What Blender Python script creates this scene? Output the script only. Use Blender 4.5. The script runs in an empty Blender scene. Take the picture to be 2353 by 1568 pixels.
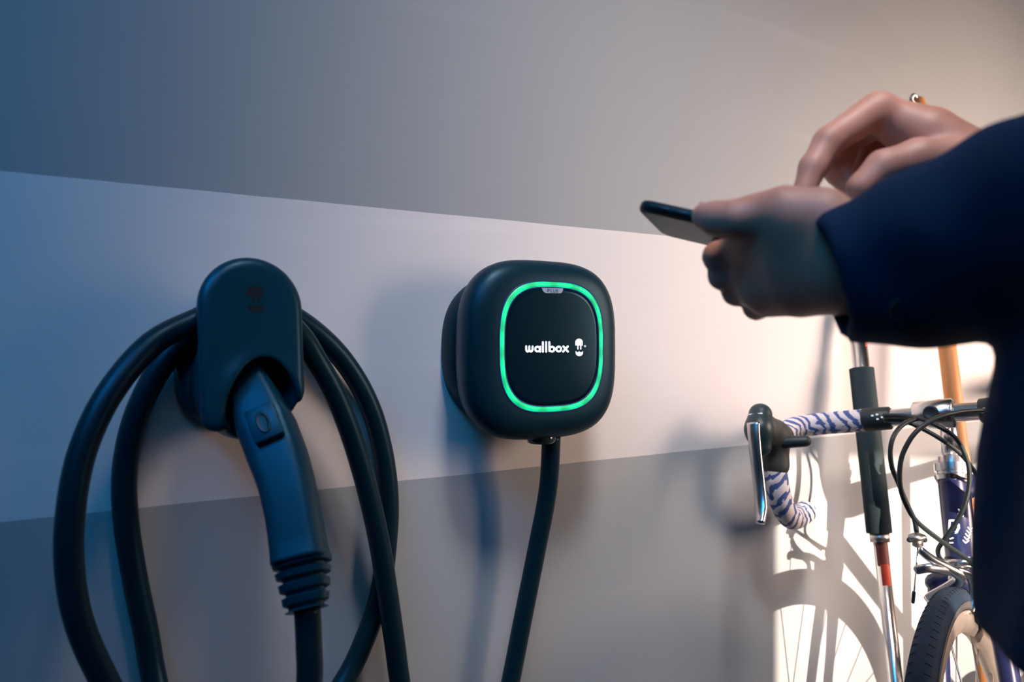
import bpy, bmesh, math, random
import numpy as np
from mathutils import Vector, Matrix

random.seed(4)
sc = bpy.context.scene
C = sc.collection

# ---------------------------------------------------------------- camera
H = 0.96                     # camera height above the floor
F = 1850.0                   # focal length in pixels of the 2353 px wide frame
cam_d = bpy.data.cameras.new('camera')
cam = bpy.data.objects.new('camera', cam_d)
C.objects.link(cam)
cam.location = (0, 0, H)
cam.rotation_euler = (math.pi / 2, 0, 0)
cam_d.sensor_fit = 'HORIZONTAL'
cam_d.sensor_width = 36.0
cam_d.lens = 36.0 * F / 2353.0
cam_d.clip_start = 0.02
cam_d.dof.use_dof = True
cam_d.dof.focus_distance = 0.90
cam_d.dof.aperture_fstop = 4.5
sc.camera = cam

# ---------------------------------------------------------------- light
sc.view_settings.view_transform = 'Standard'
sc.view_settings.look = 'None'
sc.view_settings.exposure = 0.0
sc.view_settings.gamma = 1.0
sc.view_settings.use_curve_mapping = False

world = bpy.data.worlds.new('world')
sc.world = world
world.use_nodes = True
world.node_tree.nodes['Background'].inputs[0].default_value = (0.10, 0.30, 0.55, 1)
world.node_tree.nodes['Background'].inputs[1].default_value = 0.35


def aim(o, target):
    o.rotation_euler = (Vector(target) - o.location).to_track_quat('-Z', 'Y').to_euler()


def light(name, kind, loc, target, energy, color, **kw):
    l = bpy.data.lights.new(name, kind)
    l.energy = energy
    l.color = color
    for k, v in kw.items():
        setattr(l, k, v)
    o = bpy.data.objects.new(name, l)
    C.objects.link(o)
    o.location = loc
    aim(o, target)
    return o


# low sun through the window behind the camera
light('sun', 'SUN', (3, -4, 3), (3 - 0.40, -4 + 1.0, 3 - 0.19), 9.6, (1.0, 0.80, 0.66), angle=0.006)
# added warm area light without a fixture, shining along the wall onto the bicycle
light('warm_fill', 'AREA', (1.95, 0.84, H + 0.27), (0.72, 1.49, H - 0.03), 9.8, (1.0, 0.72, 0.58), shape='RECTANGLE', size=0.85, size_y=0.85, spread=math.radians(65))
# invented blue light, no fixture, tinting the left end of the wall
light('cold_fill', 'AREA', (-0.75, -0.55, 2.30), (-0.34, 0.70, H + 0.0), 2.0, (0.0, 0.40, 1.0), shape='RECTANGLE', size=0.9, size_y=0.5, spread=math.radians(58))
# cool general fill added above and behind the camera, no lamp modelled
light('ambient_fill', 'AREA', (0.15, -0.85, 2.40), (0.10, 0.8, H + 0.25), 7.0, (0.25, 0.55, 1.0), shape='RECTANGLE', size=1.3, size_y=0.6)
# small pale fill added overhead to lift the hands and upper wall
light('overhead_fill', 'AREA', (0.32, 0.10, 2.50), (0.26, 0.86, H + 0.20), 2.25, (1.0, 0.90, 0.88), shape='RECTANGLE', size=0.35, size_y=0.3, spread=math.radians(46))

# ---------------------------------------------------------------- frames
TA = 0.652                                  # slope of the wall in plan
D0 = 0.936
CA, SA = 1 / math.hypot(1, TA), TA / math.hypot(1, TA)
DV = Vector((CA, SA, 0))                    # along the wall
NV = Vector((SA, -CA, 0))                   # out of the wall
ZV = Vector((0, 0, 1))


def P(x, y, Y):
    """a point of the place from its bearing (frame pixels) and its depth"""
    return Vector(((x - 1176.5) / F * Y, Y, H + (784 - y) / F * Y))


def WP(x, y, e3):
    """a point at distance e3 in front of the wall"""
    u = (x - 1176.5) / F
    return P(x, y, (D0 - e3 / CA) / (1 - TA * u))


def WL(e1, z, e3):
    """wall coordinates -> world (z from the camera height)"""
    return Vector((0, D0, H)) + DV * e1 + NV * e3 + ZV * z


def to_wall(p):
    q = Vector(p) - Vector((0, D0, H))
    return q.dot(DV), q.z, q.dot(NV)


# ---------------------------------------------------------------- materials
def mat(name, col, rough=0.5, metal=0.0, col2=None, nscale=30.0, bump=0.0, bscale=200.0, spec=0.5, emit=None, estr=0.0,
        coat=0.0, sss=0.0, tint=None, stretch=(1, 1, 1), alpha=None, trans=0.0, lo=0.35, hi=0.65):
    m = bpy.data.materials.new(name)
    m.use_nodes = True
    nt = m.node_tree
    b = nt.nodes['Principled BSDF']
    b.inputs['Base Color'].default_value = (*col, 1)
    b.inputs['Roughness'].default_value = rough
    b.inputs['Metallic'].default_value = metal
    b.inputs['Specular IOR Level'].default_value = spec
    b.inputs['Coat Weight'].default_value = coat
    b.inputs['Transmission Weight'].default_value = trans
    if tint:
        b.inputs['Specular Tint'].default_value = (*tint, 1)
    if sss:
        b.inputs['Subsurface Weight'].default_value = sss
        b.inputs['Subsurface Radius'].default_value = (1.0, 0.35, 0.2)
        b.inputs['Subsurface Scale'].default_value = 0.004
    tc = nt.nodes.new('ShaderNodeTexCoord')
    mp = nt.nodes.new('ShaderNodeMapping')
    mp.inputs['Scale'].default_value = stretch
    nt.links.new(tc.outputs['Object'], mp.inputs['Vector'])
    if col2:
        n = nt.nodes.new('ShaderNodeTexNoise')
        n.inputs['Scale'].default_value = nscale
        n.inputs['Detail'].default_value = 4
        nt.links.new(mp.outputs['Vector'], n.inputs['Vector'])
        r = nt.nodes.new('ShaderNodeValToRGB')
        r.color_ramp.elements[0].color = (*col, 1)
        r.color_ramp.elements[1].color = (*col2, 1)
        r.color_ramp.elements[0].position = lo
        r.color_ramp.elements[1].position = hi
        nt.links.new(n.outputs['Fac'], r.inputs['Fac'])
        nt.links.new(r.outputs['Color'], b.inputs['Base Color'])
    if bump:
        n2 = nt.nodes.new('ShaderNodeTexNoise')
        n2.inputs['Scale'].default_value = bscale
        n2.inputs['Detail'].default_value = 3
        nt.links.new(mp.outputs['Vector'], n2.inputs['Vector'])
        bp = nt.nodes.new('ShaderNodeBump')
        bp.inputs['Strength'].default_value = bump
        bp.inputs['Distance'].default_value = 0.001
        nt.links.new(n2.outputs['Fac'], bp.inputs['Height'])
        nt.links.new(bp.outputs['Normal'], b.inputs['Normal'])
    if emit:
        b.inputs['Emission Color'].default_value = (*emit, 1)
        b.inputs['Emission Strength'].default_value = estr
    return m


M = dict(
    shell=mat('charger_plastic', (0.002, 0.019, 0.032), 0.40, bump=0.02, bscale=900, spec=0.35, tint=(0.35, 0.75, 1.0)),
    base=mat('charger_base_plastic', (0.002, 0.014, 0.024), 0.5, bump=0.04, bscale=900, spec=0.3, tint=(0.35, 0.75, 1.0)),
    panel=mat('charger_glass', (0.0015, 0.010, 0.019), 0.2, col2=(0.0018, 0.011, 0.020), spec=0.22, tint=(0.2, 0.7, 1.0)),
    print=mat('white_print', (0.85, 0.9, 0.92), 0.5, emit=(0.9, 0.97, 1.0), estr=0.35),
    badge=mat('badge_metal', (0.24, 0.36, 0.54), 0.45, col2=(0.30, 0.40, 0.54), nscale=60),
    badgeink=mat('badge_ink', (0.005, 0.02, 0.06), 0.5),
    halo=mat('painted_blue_halo', (0.0, 0.01, 0.04), 0.4, emit=(0.0, 0.03, 0.30), estr=0.30),
    gland=mat('gland_plastic', (0.03, 0.05, 0.055), 0.12, coat=0.6),
    cable=mat('cable_rubber', (0.002, 0.014, 0.023), 0.38, col2=(0.003, 0.017, 0.026), nscale=40, spec=0.4, tint=(0.35, 0.75, 1.0), bump=0.03, bscale=500),
    holster=mat('holster_plastic', (0.002, 0.036, 0.058), 0.36, bump=0.03, bscale=700, tint=(0.35, 0.75, 1.0)),
    holsterink=mat('holster_emblem', (0.002, 0.006, 0.012), 0.45),
    grip=mat('grip_plastic', (0.002, 0.038, 0.066), 0.38, bump=0.04, bscale=700, tint=(0.35, 0.75, 1.0)),
    jacket=mat('jacket_cloth', (0.0012, 0.020, 0.056), 0.85, col2=(0.0016, 0.024, 0.066), nscale=25, bump=0.25, bscale=900, spec=0.2),
    trousers=mat('trouser_cloth', (0.02, 0.022, 0.028), 0.9, col2=(0.025, 0.027, 0.034), bump=0.3, bscale=700, spec=0.2),
    skin=mat('skin', (0.54, 0.245, 0.17), 0.5, col2=(0.62, 0.30, 0.22), nscale=35, bump=0.12, bscale=350, sss=0.12),
    nail=mat('fingernail', (0.55, 0.36, 0.31), 0.3),
    eye=mat('eye', (0.7, 0.7, 0.7), 0.2),
    hair=mat('hair', (0.02, 0.014, 0.010), 0.5, col2=(0.035, 0.022, 0.014), nscale=120, bump=0.6, bscale=200),
    shoe=mat('shoe_leather', (0.02, 0.016, 0.014), 0.45, bump=0.1),
    phone=mat('phone_case', (0.004, 0.011, 0.015), 0.35),
    phoneback=mat('phone_back', (0.06, 0.09, 0.13), 0.45, metal=0.0),
    screen=mat('phone_screen', (0.01, 0.012, 0.015), 0.08, emit=(0.6, 0.75, 1.0), estr=0.35),
    alu=mat('polished_aluminium', (0.78, 0.77, 0.77), 0.24, metal=1.0, col2=(0.68, 0.67, 0.68), nscale=60, bump=0.03, bscale=300),
    alud=mat('brushed_aluminium', (0.55, 0.54, 0.53), 0.38, metal=1.0, col2=(0.48, 0.47, 0.46), nscale=80),
    rim=mat('rim_metal', (0.62, 0.53, 0.46), 0.42, metal=0.75, col2=(0.55, 0.47, 0.41), nscale=40),
    tyre=mat('tyre_rubber', (0.014, 0.030, 0.058), 0.7, col2=(0.020, 0.038, 0.068), nscale=60, bump=0.15, bscale=600, spec=0.15),
    wall_t=mat('tyre_sidewall', (0.055, 0.058, 0.062), 0.75, col2=(0.07, 0.07, 0.072), nscale=50),
    steel=mat('spoke_steel', (0.6, 0.6, 0.6), 0.3, metal=1.0),
    blackm=mat('black_rubber', (0.012, 0.022, 0.026), 0.5, bump=0.1, bscale=400),
    hood=mat('hood_rubber', (0.008, 0.028, 0.034), 0.42, bump=0.08, bscale=300),
    boot=mat('hood_boot', (0.035, 0.042, 0.04), 0.6, bump=0.1, bscale=300),
    frame=mat('frame_paint', (0.018, 0.024, 0.085), 0.28, coat=0.5, col2=(0.022, 0.028, 0.095), nscale=20),
    foam=mat('foam_grip', (0.010, 0.030, 0.036), 0.8, bump=0.2, bscale=500),
    red=mat('red_print', (0.55, 0.06, 0.025), 0.5),
    darkred=mat('dark_red_print', (0.16, 0.035, 0.025), 0.5),
    wood=mat('wooden_handle', (0.52, 0.20, 0.055), 0.5, col2=(0.64, 0.28, 0.09), nscale=14, stretch=(6, 6, 0.6), bump=0.1, bscale=60),
    floor=mat('concrete_floor', (0.055, 0.085, 0.105), 0.75, col2=(0.07, 0.10, 0.12), nscale=6, bump=0.3, bscale=80),
    ceil=mat('ceiling_paint', (0.10, 0.16, 0.21), 0.9, col2=(0.11, 0.17, 0.22), nscale=4),
    room=mat('room_paint', (0.06, 0.11, 0.15), 0.9, col2=(0.065, 0.12, 0.16), nscale=4),
    wframe=mat('window_frame_paint', (0.5, 0.5, 0.5), 0.5),
)


def striped_wall():
    m = bpy.data.materials.new('striped_wall_paint')
    m.use_nodes = True
    nt = m.node_tree
    b = nt.nodes['Principled BSDF']
    b.inputs['Roughness'].default_value = 0.62
    b.inputs['Specular IOR Level'].default_value = 0.3
    tc = nt.nodes.new('ShaderNodeTexCoord')
    sep = nt.nodes.new('ShaderNodeSeparateXYZ')
    nt.links.new(tc.outputs['Object'], sep.inputs[0])
    ramp = nt.nodes.new('ShaderNodeValToRGB')
    mr = nt.nodes.new('ShaderNodeMapRange')
    mr.inputs['From Min'].default_value = -1.0
    mr.inputs['From Max'].default_value = 1.0
    wob = nt.nodes.new('ShaderNodeTexNoise')
    wob.inputs['Scale'].default_value = 9
    nt.links.new(tc.outputs['Object'], wob.inputs['Vector'])
    mul = nt.nodes.new('ShaderNodeMath'); mul.operation = 'MULTIPLY_ADD'
    mul.inputs[1].default_value = 0.0016
    nt.links.new(wob.outputs['Fac'], mul.inputs[0])
    nt.links.new(sep.outputs['Z'], mul.inputs[2])
    nt.links.new(mul.outputs[0], mr.inputs['Value'])
    nt.links.new(mr.outputs[0], ramp.inputs['Fac'])
    e = ramp.color_ramp.elements
    ramp.color_ramp.interpolation = 'CONSTANT'
    grey_hi, stripe, grey_lo = (0.325, 0.35, 0.36, 1), (0.70, 0.685, 0.68, 1), (0.35, 0.38, 0.395, 1)
    e[0].position = 0.0; e[0].color = grey_lo
    e[1].position = 0.5 - 0.1548 / 2; e[1].color = stripe
    x = e.new(0.5 + 0.1358 / 2); x.color = grey_hi
    # uneven paint and faint scuffs
    n = nt.nodes.new('ShaderNodeTexNoise')
    n.inputs['Scale'].default_value = 3.0
    n.inputs['Detail'].default_value = 5
    nt.links.new(tc.outputs['Object'], n.inputs['Vector'])
    mp = nt.nodes.new('ShaderNodeMapping')
    mp.inputs['Rotation'].default_value = (0, math.radians(28), 0)
    mp.inputs['Scale'].default_value = (1.2, 1, 14)
    nt.links.new(tc.outputs['Object'], mp.inputs['Vector'])
    n2 = nt.nodes.new('ShaderNodeTexNoise')
    n2.inputs['Scale'].default_value = 1.6
    n2.inputs['Detail'].default_value = 2
    nt.links.new(mp.outputs['Vector'], n2.inputs['Vector'])
    r2 = nt.nodes.new('ShaderNodeMapRange')
    r2.inputs['From Min'].default_value = 0.62
    r2.inputs['From Max'].default_value = 0.8
    r2.inputs['To Min'].default_value = 0.0
    r2.inputs['To Max'].default_value = 0.10
    nt.links.new(n2.outputs['Fac'], r2.inputs['Value'])
    r3 = nt.nodes.new('ShaderNodeMapRange')
    r3.inputs['To Min'].default_value = 0.95
    r3.inputs['To Max'].default_value = 1.05
    nt.links.new(n.outputs['Fac'], r3.inputs['Value'])
    add = nt.nodes.new('ShaderNodeMath'); add.operation = 'ADD'
    nt.links.new(r3.outputs[0], add.inputs[0]); nt.links.new(r2.outputs[0], add.inputs[1])
    mix = nt.nodes.new('ShaderNodeVectorMath'); mix.operation = 'SCALE'
    nt.links.new(ramp.outputs['Color'], mix.inputs[0])
    nt.links.new(add.outputs[0], mix.inputs['Scale'])
    nt.links.new(mix.outputs[0], b.inputs['Base Color'])
    n3 = nt.nodes.new('ShaderNodeTexNoise')
    n3.inputs['Scale'].default_value = 260
    nt.links.new(tc.outputs['Object'], n3.inputs['Vector'])
    bp = nt.nodes.new('ShaderNodeBump')
    bp.inputs['Strength'].default_value = 0.08
    bp.inputs['Distance'].default_value = 0.001
    nt.links.new(n3.outputs['Fac'], bp.inputs['Height'])
    nt.links.new(bp.outputs['Normal'], b.inputs['Normal'])
    return m


def ring_mat():
    """green light guide with brighter spots over its diodes (object space: x along, z up)"""
    m = bpy.data.materials.new('green_light_guide')
    m.use_nodes = True
    nt = m.node_tree
    b = nt.nodes['Principled BSDF']
    b.inputs['Base Color'].default_value = (0.0, 0.12, 0.06, 1)
    tc = nt.nodes.new('ShaderNodeTexCoord')
    sep = nt.nodes.new('ShaderNodeSeparateXYZ')
    nt.links.new(tc.outputs['Object'], sep.inputs[0])
    at = nt.nodes.new('ShaderNodeMath'); at.operation = 'ARCTAN2'
    nt.links.new(sep.outputs['Z'], at.inputs[0]); nt.links.new(sep.outputs['X'], at.inputs[1])
    mu = nt.nodes.new('ShaderNodeMath'); mu.operation = 'MULTIPLY'; mu.inputs[1].default_value = 15
    nt.links.new(at.outputs[0], mu.inputs[0])
    si = nt.nodes.new('ShaderNodeMath'); si.operation = 'SINE'
    nt.links.new(mu.outputs[0], si.inputs[0])
    mr = nt.nodes.new('ShaderNodeMapRange')
    mr.inputs['From Min'].default_value = -1
    mr.inputs['To Min'].default_value = 0.58
    mr.inputs['To Max'].default_value = 1.15
    nt.links.new(si.outputs[0], mr.inputs['Value'])
    b.inputs['Emission Color'].default_value = (0.0, 1.0, 0.36, 1)
    nt.links.new(mr.outputs[0], b.inputs['Emission Strength'])
    return m


def tape_mat():
    """white bar tape with irregular blue stripes wound round the bar; UV u runs along the bar"""
    m = bpy.data.materials.new('striped_bar_tape')
    m.use_nodes = True
    nt = m.node_tree
    b = nt.nodes['Principled BSDF']
    b.inputs['Roughness'].default_value = 0.7
    uv = nt.nodes.new('ShaderNodeUVMap')
    mp = nt.nodes.new('ShaderNodeMapping')
    mp.inputs['Rotation'].default_value = (0, 0, 0.0)
    nt.links.new(uv.outputs[0], mp.inputs['Vector'])
    w = nt.nodes.new('ShaderNodeTexWave')
    w.wave_type = 'BANDS'; w.bands_direction = 'X'
    w.inputs['Scale'].default_value = 19.0
    w.inputs['Distortion'].default_value = 6.5
    w.inputs['Detail'].default_value = 3
    w.inputs['Detail Scale'].default_value = 2.2
    nt.links.new(mp.outputs[0], w.inputs['Vector'])
    r = nt.nodes.new('ShaderNodeValToRGB')
    r.color_ramp.elements[0].position = 0.30
    r.color_ramp.elements[0].color = (0.06, 0.11, 0.29, 1)
    r.color_ramp.elements[1].position = 0.46
    r.color_ramp.elements[1].color = (0.80, 0.73, 0.71, 1)
    nt.links.new(w.outputs['Fac'], r.inputs['Fac'])
    nt.links.new(r.outputs[0], b.inputs['Base Color'])
    bp = nt.nodes.new('ShaderNodeBump')
    bp.inputs['Strength'].default_value = 0.4
    bp.inputs['Distance'].default_value = 0.0015
    nt.links.new(w.outputs['Fac'], bp.inputs['Height'])
    nt.links.new(bp.outputs[0], b.inputs['Normal'])
    return m


M['wall'] = striped_wall()
M['ring'] = ring_mat()
M['tape'] = tape_mat()


# ---------------------------------------------------------------- mesh helpers
def tag(o, label=None, cat=None, group=None, kind=None):
    if label: o['label'] = label
    if cat: o['category'] = cat
    if group: o['group'] = group
    if kind: o['kind'] = kind
    return o


def obj(name, vf, m, parent=None, smooth=True, origin=None, angle=None, bevel=0.0):
    """one mesh object; geometry in world space unless a parent with its own matrix is given in local space"""
    v, f = vf
    v = [Vector(p) for p in v]
    o0 = Vector(origin) if origin is not None else Vector((0, 0, 0))
    me = bpy.data.meshes.new(name)
    me.from_pydata([tuple(p - o0) for p in v], [], [tuple(int(i) for i in q) for q in f])
    me.materials.append(m)
    me.update()
    bm = bmesh.new(); bm.from_mesh(me)
    bmesh.ops.recalc_face_normals(bm, faces=bm.faces)
    if bevel:
        bmesh.ops.bevel(bm, geom=list(bm.edges), offset=bevel, segments=2, affect='EDGES', profile=0.5)
    bm.to_mesh(me); bm.free()
    if smooth:
        me.polygons.foreach_set('use_smooth', [True] * len(me.polygons))
        if angle is not None:
            me.set_sharp_from_angle(angle=math.radians(angle))
    o = bpy.data.objects.new(name, me)
    C.objects.link(o)
    o.location = o0
    if parent is not None:
        o.parent = parent
        if parent.get('_local', 0) == 0:
            o.location = o0 - parent_origin(parent)
    return o


def parent_origin(p):
    t = Vector(p.location)
    while p.parent is not None:
        p = p.parent
        t += Vector(p.location)
    return t


def empty(name, loc, label, cat, group=None):
    e = bpy.data.objects.new(name, None)
    e.empty_display_size = 0.05
    C.objects.link(e)
    e.location = loc
    return tag(e, label, cat, group)


def joinm(*parts):
    v, f = [], []
    for pv, pf in parts:
        n = len(v)
        v += list(pv)
        f += [tuple(i + n for i in q) for q in pf]
    return v, f


def loft(rings, cap0=True, cap1=True, closed=False):
    n = len(rings[0])
    v = [Vector(p) for r in rings for p in r]
    f = []
    R = len(rings)
    for i in range(R if closed else R - 1):
        a, b = i * n, ((i + 1) % R) * n
        for j in range(n):
            k = (j + 1) % n
            f.append((a + j, a + k, b + k, b + j))
    if not closed:
        if cap0: f.append(tuple(range(n - 1, -1, -1)))
        if cap1: f.append(tuple(range((R - 1) * n, R * n)))
    return v, f


def spline(pts, per=8, closed=False):
    """centripetal-ish Catmull-Rom through the points"""
    p = [Vector(q) for q in pts]
    n = len(p)
    out = []
    for i in range(n if closed else n - 1):
        if closed:
            a, b, c, d = p[i - 1], p[i], p[(i + 1) % n], p[(i + 2) % n]
        else:
            a = p[i - 1] if i else p[0] * 2 - p[1]
            b, c = p[i], p[i + 1]
            d = p[i + 2] if i + 2 < n else p[-1] * 2 - p[-2]
        for k in range(per):
            t = k / per
            out.append(0.5 * ((2 * b) + (c - a) * t + (2 * a - 5 * b + 4 * c - d) * t * t + (3 * b - a - 3 * c + d) * t ** 3))
    if not closed:
        out.append(p[-1])
    return out


def frames(path):
    t = []
    for i in range(len(path)):
        a, b = path[max(i - 1, 0)], path[min(i + 1, len(path) - 1)]
        t.append((b - a).normalized())
    u = t[0].orthogonal().normalized()
    fr = []
    for i in range(len(path)):
        u = (u - t[i] * u.dot(t[i])).normalized()
        fr.append((t[i], u, t[i].cross(u)))
    return fr


def tube(pts, r, seg=12, per=0, caps=True, round_ends=False):
    path = spline(pts, per) if per else [Vector(q) for q in pts]
    n = len(path)
    if hasattr(r, '__len__'):
        m = len(r)
        rad = []
        for i in range(n):
            x = i / (n - 1) * (m - 1)
            k = min(int(x), m - 2)
            rad.append(r[k] + (r[k + 1] - r[k]) * (x - k))
    else:
        rad = [r] * n
    fr = frames(path)
    rings = []
    if round_ends:
        t, u, w = fr[0]
        for a in (80, 55, 28):
            c, s = math.cos(math.radians(a)), math.sin(math.radians(a))
            rings.append([path[0] - t * rad[0] * s + (u * math.cos(q) + w * math.sin(q)) * rad[0] * c for q in [2 * math.pi * j / seg for j in range(seg)]])
    for i in range(n):
        t, u, w = fr[i]
        rings.append([path[i] + (u * math.cos(q) + w * math.sin(q)) * rad[i] for q in [2 * math.pi * j / seg for j in range(seg)]])
    if round_ends:
        t, u, w = fr[-1]
        for a in (28, 55, 80):
            c, s = math.cos(math.radians(a)), math.sin(math.radians(a))
            rings.append([path[-1] + t * rad[-1] * s + (u * math.cos(q) + w * math.sin(q)) * rad[-1] * c for q in [2 * math.pi * j / seg for j in range(seg)]])
    return loft(rings, caps, caps)


def box(c, ax, ay, az):
    """box about c with half-axis vectors"""
    c = Vector(c)
    v = [c + ax * i + ay * j + az * k for k in (-1, 1) for j in (-1, 1) for i in (-1, 1)]
    f = [(0, 2, 3, 1), (4, 5, 7, 6), (0, 1, 5, 4), (2, 6, 7, 3), (0, 4, 6, 2), (1, 3, 7, 5)]
    return v, f


def wbox(x0, x1, y0, y1, z0, z1):
    return box(((x0 + x1) / 2, (y0 + y1) / 2, (z0 + z1) / 2), Vector(((x1 - x0) / 2, 0, 0)), Vector((0, (y1 - y0) / 2, 0)), Vector((0, 0, (z1 - z0) / 2)))


def lathe(c, axis, prof, seg=20):
    """prof: list of (along, radius)"""
    axis = Vector(axis).normalized()
    u = axis.orthogonal().normalized(); w = axis.cross(u)
    rings = [[Vector(c) + axis * h + (u * math.cos(2 * math.pi * j / seg) + w * math.sin(2 * math.pi * j / seg)) * max(r, 1e-5) for j in range(seg)] for h, r in prof]
    return loft(rings)


def sq(a, b, p, n=72):
    out = []
    for j in range(n):
        t = 2 * math.pi * j / n
        c, s = math.cos(t), math.sin(t)
        out.append((math.copysign(abs(c) ** (2 / p), c) * a, math.copysign(abs(s) ** (2 / p), s) * b))
    return out


def ribbon(pts2, width, to3, depth, closed=False, n_out=None):
    """flat printed stroke with round ends: pts2 in any plane, to3 maps (x, y, lift) to the surface"""
    parts = []
    pts = [Vector((p[0], p[1])) for p in pts2]
    if closed: pts.append(pts[0])
    hw = width / 2
    for a, b in zip(pts[:-1], pts[1:]):
        d = b - a
        if d.length < 1e-9: continue
        d.normalize()
        n = Vector((-d.y, d.x))
        out = []
        for k in range(7):
            t = -math.pi / 2 + math.pi * k / 6
            out.append(b + d * math.cos(t) * hw + n * math.sin(t) * hw)
        for k in range(7):
            t = math.pi / 2 + math.pi * k / 6
            out.append(a + d * math.cos(t) * hw + n * math.sin(t) * hw)
        parts.append(loft([[to3(q.x, q.y, 0) for q in out], [to3(q.x, q.y, depth) for q in out]]))
    return joinm(*parts)


def plate(poly, to3, depth):
    return loft([[to3(x, y, 0) for x, y in poly], [to3(x, y, depth) for x, y in poly]])


def arc2(cx, cy, r, a0, a1, n=14):
    return [(cx + r * math.cos(math.radians(a0 + (a1 - a0) * k / n)), cy + r * math.sin(math.radians(a0 + (a1 - a0) * k / n))) for k in range(n + 1)]


# ---- implicit surfaces (for bodies, cloth and moulded plastic)
class Field:
    def __init__(self, lo, hi, h):
        self.lo = np.array(lo, float); self.h = h
        n = np.ceil((np.array(hi) - self.lo) / h).astype(int) + 1
        ax = [self.lo[i] + h * np.arange(n[i]) for i in range(3)]
        self.g = np.stack(np.meshgrid(*ax, indexing='ij'), -1)

    def cap(self, a, b, ra, rb=None):
        rb = ra if rb is None else rb
        a = np.array(a, float); b = np.array(b, float)
        ab = b - a
        L = max(float(ab @ ab), 1e-12)
        t = np.clip(((self.g - a) @ ab) / L, 0, 1)
        d = np.linalg.norm(self.g - a - t[..., None] * ab, axis=-1)
        return d - (ra + (rb - ra) * t)

    def chain(self, pts, rads, k=0.0):
        d = None
        for i in range(len(pts) - 1):
            e = self.cap(pts[i], pts[i + 1], rads[i], rads[i + 1])
            d = e if d is None else smin(d, e, k)
        return d

    def ell(self, c, axes, rad):
        """ellipsoid with axis vectors and radii"""
        q = self.g - np.array(c, float)
        A = np.array([np.array(x) / r for x, r in zip(axes, rad)])
        y = q @ A.T
        k = np.linalg.norm(y, axis=-1)
        return (k - 1) * min(rad)

    def mesh(self, d, smooth=1):
        return surface_nets(d, self.lo, self.h, smooth)


def smin(a, b, k):
    if k <= 0: return np.minimum(a, b)
    t = np.clip(0.5 + 0.5 * (b - a) / k, 0, 1)
    return b * (1 - t) + a * t - k * t * (1 - t)


def smax(a, b, k): return -smin(-a, -b, k)


def surface_nets(d, lo, h, smooth=1):
    s = d < 0
    n = np.array(d.shape) - 1
    cnt = np.zeros(n); pos = np.zeros((*n, 3))
    def sl(o): return tuple(slice(o[i], o[i] + n[i]) for i in range(3))
    corners = [(i, j, k) for i in (0, 1) for j in (0, 1) for k in (0, 1)]
    for a in corners:
        for ax in range(3):
            if a[ax]: continue
            b = list(a); b[ax] = 1
            da, db = d[sl(a)], d[sl(b)]
            m = (s[sl(a)] != s[sl(b)])
            t = np.where(m, da / np.where(m, da - db, 1), 0)
            for q in range(3):
                pos[..., q] += m * (a[q] + (t if q == ax else 0))
            cnt += m
    act = cnt > 0
    idx = -np.ones(n, int)
    idx[act] = np.arange(act.sum())
    ii = np.argwhere(act)
    v = np.array(lo) + h * (ii + pos[act] / cnt[act][:, None])
    faces = []
    for ax in range(3):
        o1, o2 = (ax + 1) % 3, (ax + 2) % 3
        a = [slice(1, -1)] * 3; b = [slice(1, -1)] * 3
        a[ax] = slice(0, -1); b[ax] = slice(1, None)
        m = s[tuple(a)] != s[tuple(b)]
        fl = s[tuple(a)][m]
        e = np.argwhere(m)
        off = np.ones(3, int); off[ax] = 0
        e = e + off
        def cell(d1, d2):
            c = e.copy(); c[:, o1] -= d1; c[:, o2] -= d2
            return idx[c[:, 0], c[:, 1], c[:, 2]]
        q = np.stack([cell(1, 1), cell(0, 1), cell(0, 0), cell(1, 0)], 1)
        q[~fl] = q[~fl][:, ::-1]
        faces.append(q)
    f = np.concatenate(faces)
    f = f[(f >= 0).all(1)]
    for _ in range(smooth):
        acc = np.zeros_like(v); c = np.zeros(len(v))
        for i in range(4):
            a, b = f[:, i], f[:, (i + 1) % 4]
            np.add.at(acc, a, v[b]); np.add.at(acc, b, v[a])
            np.add.at(c, a, 1); np.add.at(c, b, 1)
        v = 0.45 * v + 0.55 * acc / np.maximum(c, 1)[:, None]
    return [Vector(p) for p in v], [tuple(q) for q in f]


# ================================================================ THE ROOM
def struct(name, vf, m, **kw):
    o = obj(name, vf, m, smooth=False, **kw)
    return tag(o, kind='structure')


# front wall in its own frame: x along the wall, z up (0 = eye height)
w = struct('wall_front', wbox(-2.6, 3.2, 0.0, 0.12, -H, 2.7 - H), M['wall'])
w.location = (0, D0, H)
w.rotation_euler = (0, 0, math.atan(TA))
w['label'] = 'grey painted wall with a broad off-white horizontal stripe'

struct('floor', wbox(-3.2, 3.4, -2.3, 3.1, -0.1, 0.0), M['floor'])
struct('ceiling', wbox(-3.2, 3.4, -2.3, 3.1, 2.7, 2.8), M['ceil'])
struct('wall_left', wbox(-2.35, -2.23, -2.1, -0.62, 0, 2.7), M['room'])
struct('wall_right', wbox(3.0, 3.12, -2.1, 2.80, 0, 2.7), M['room'])
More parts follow.
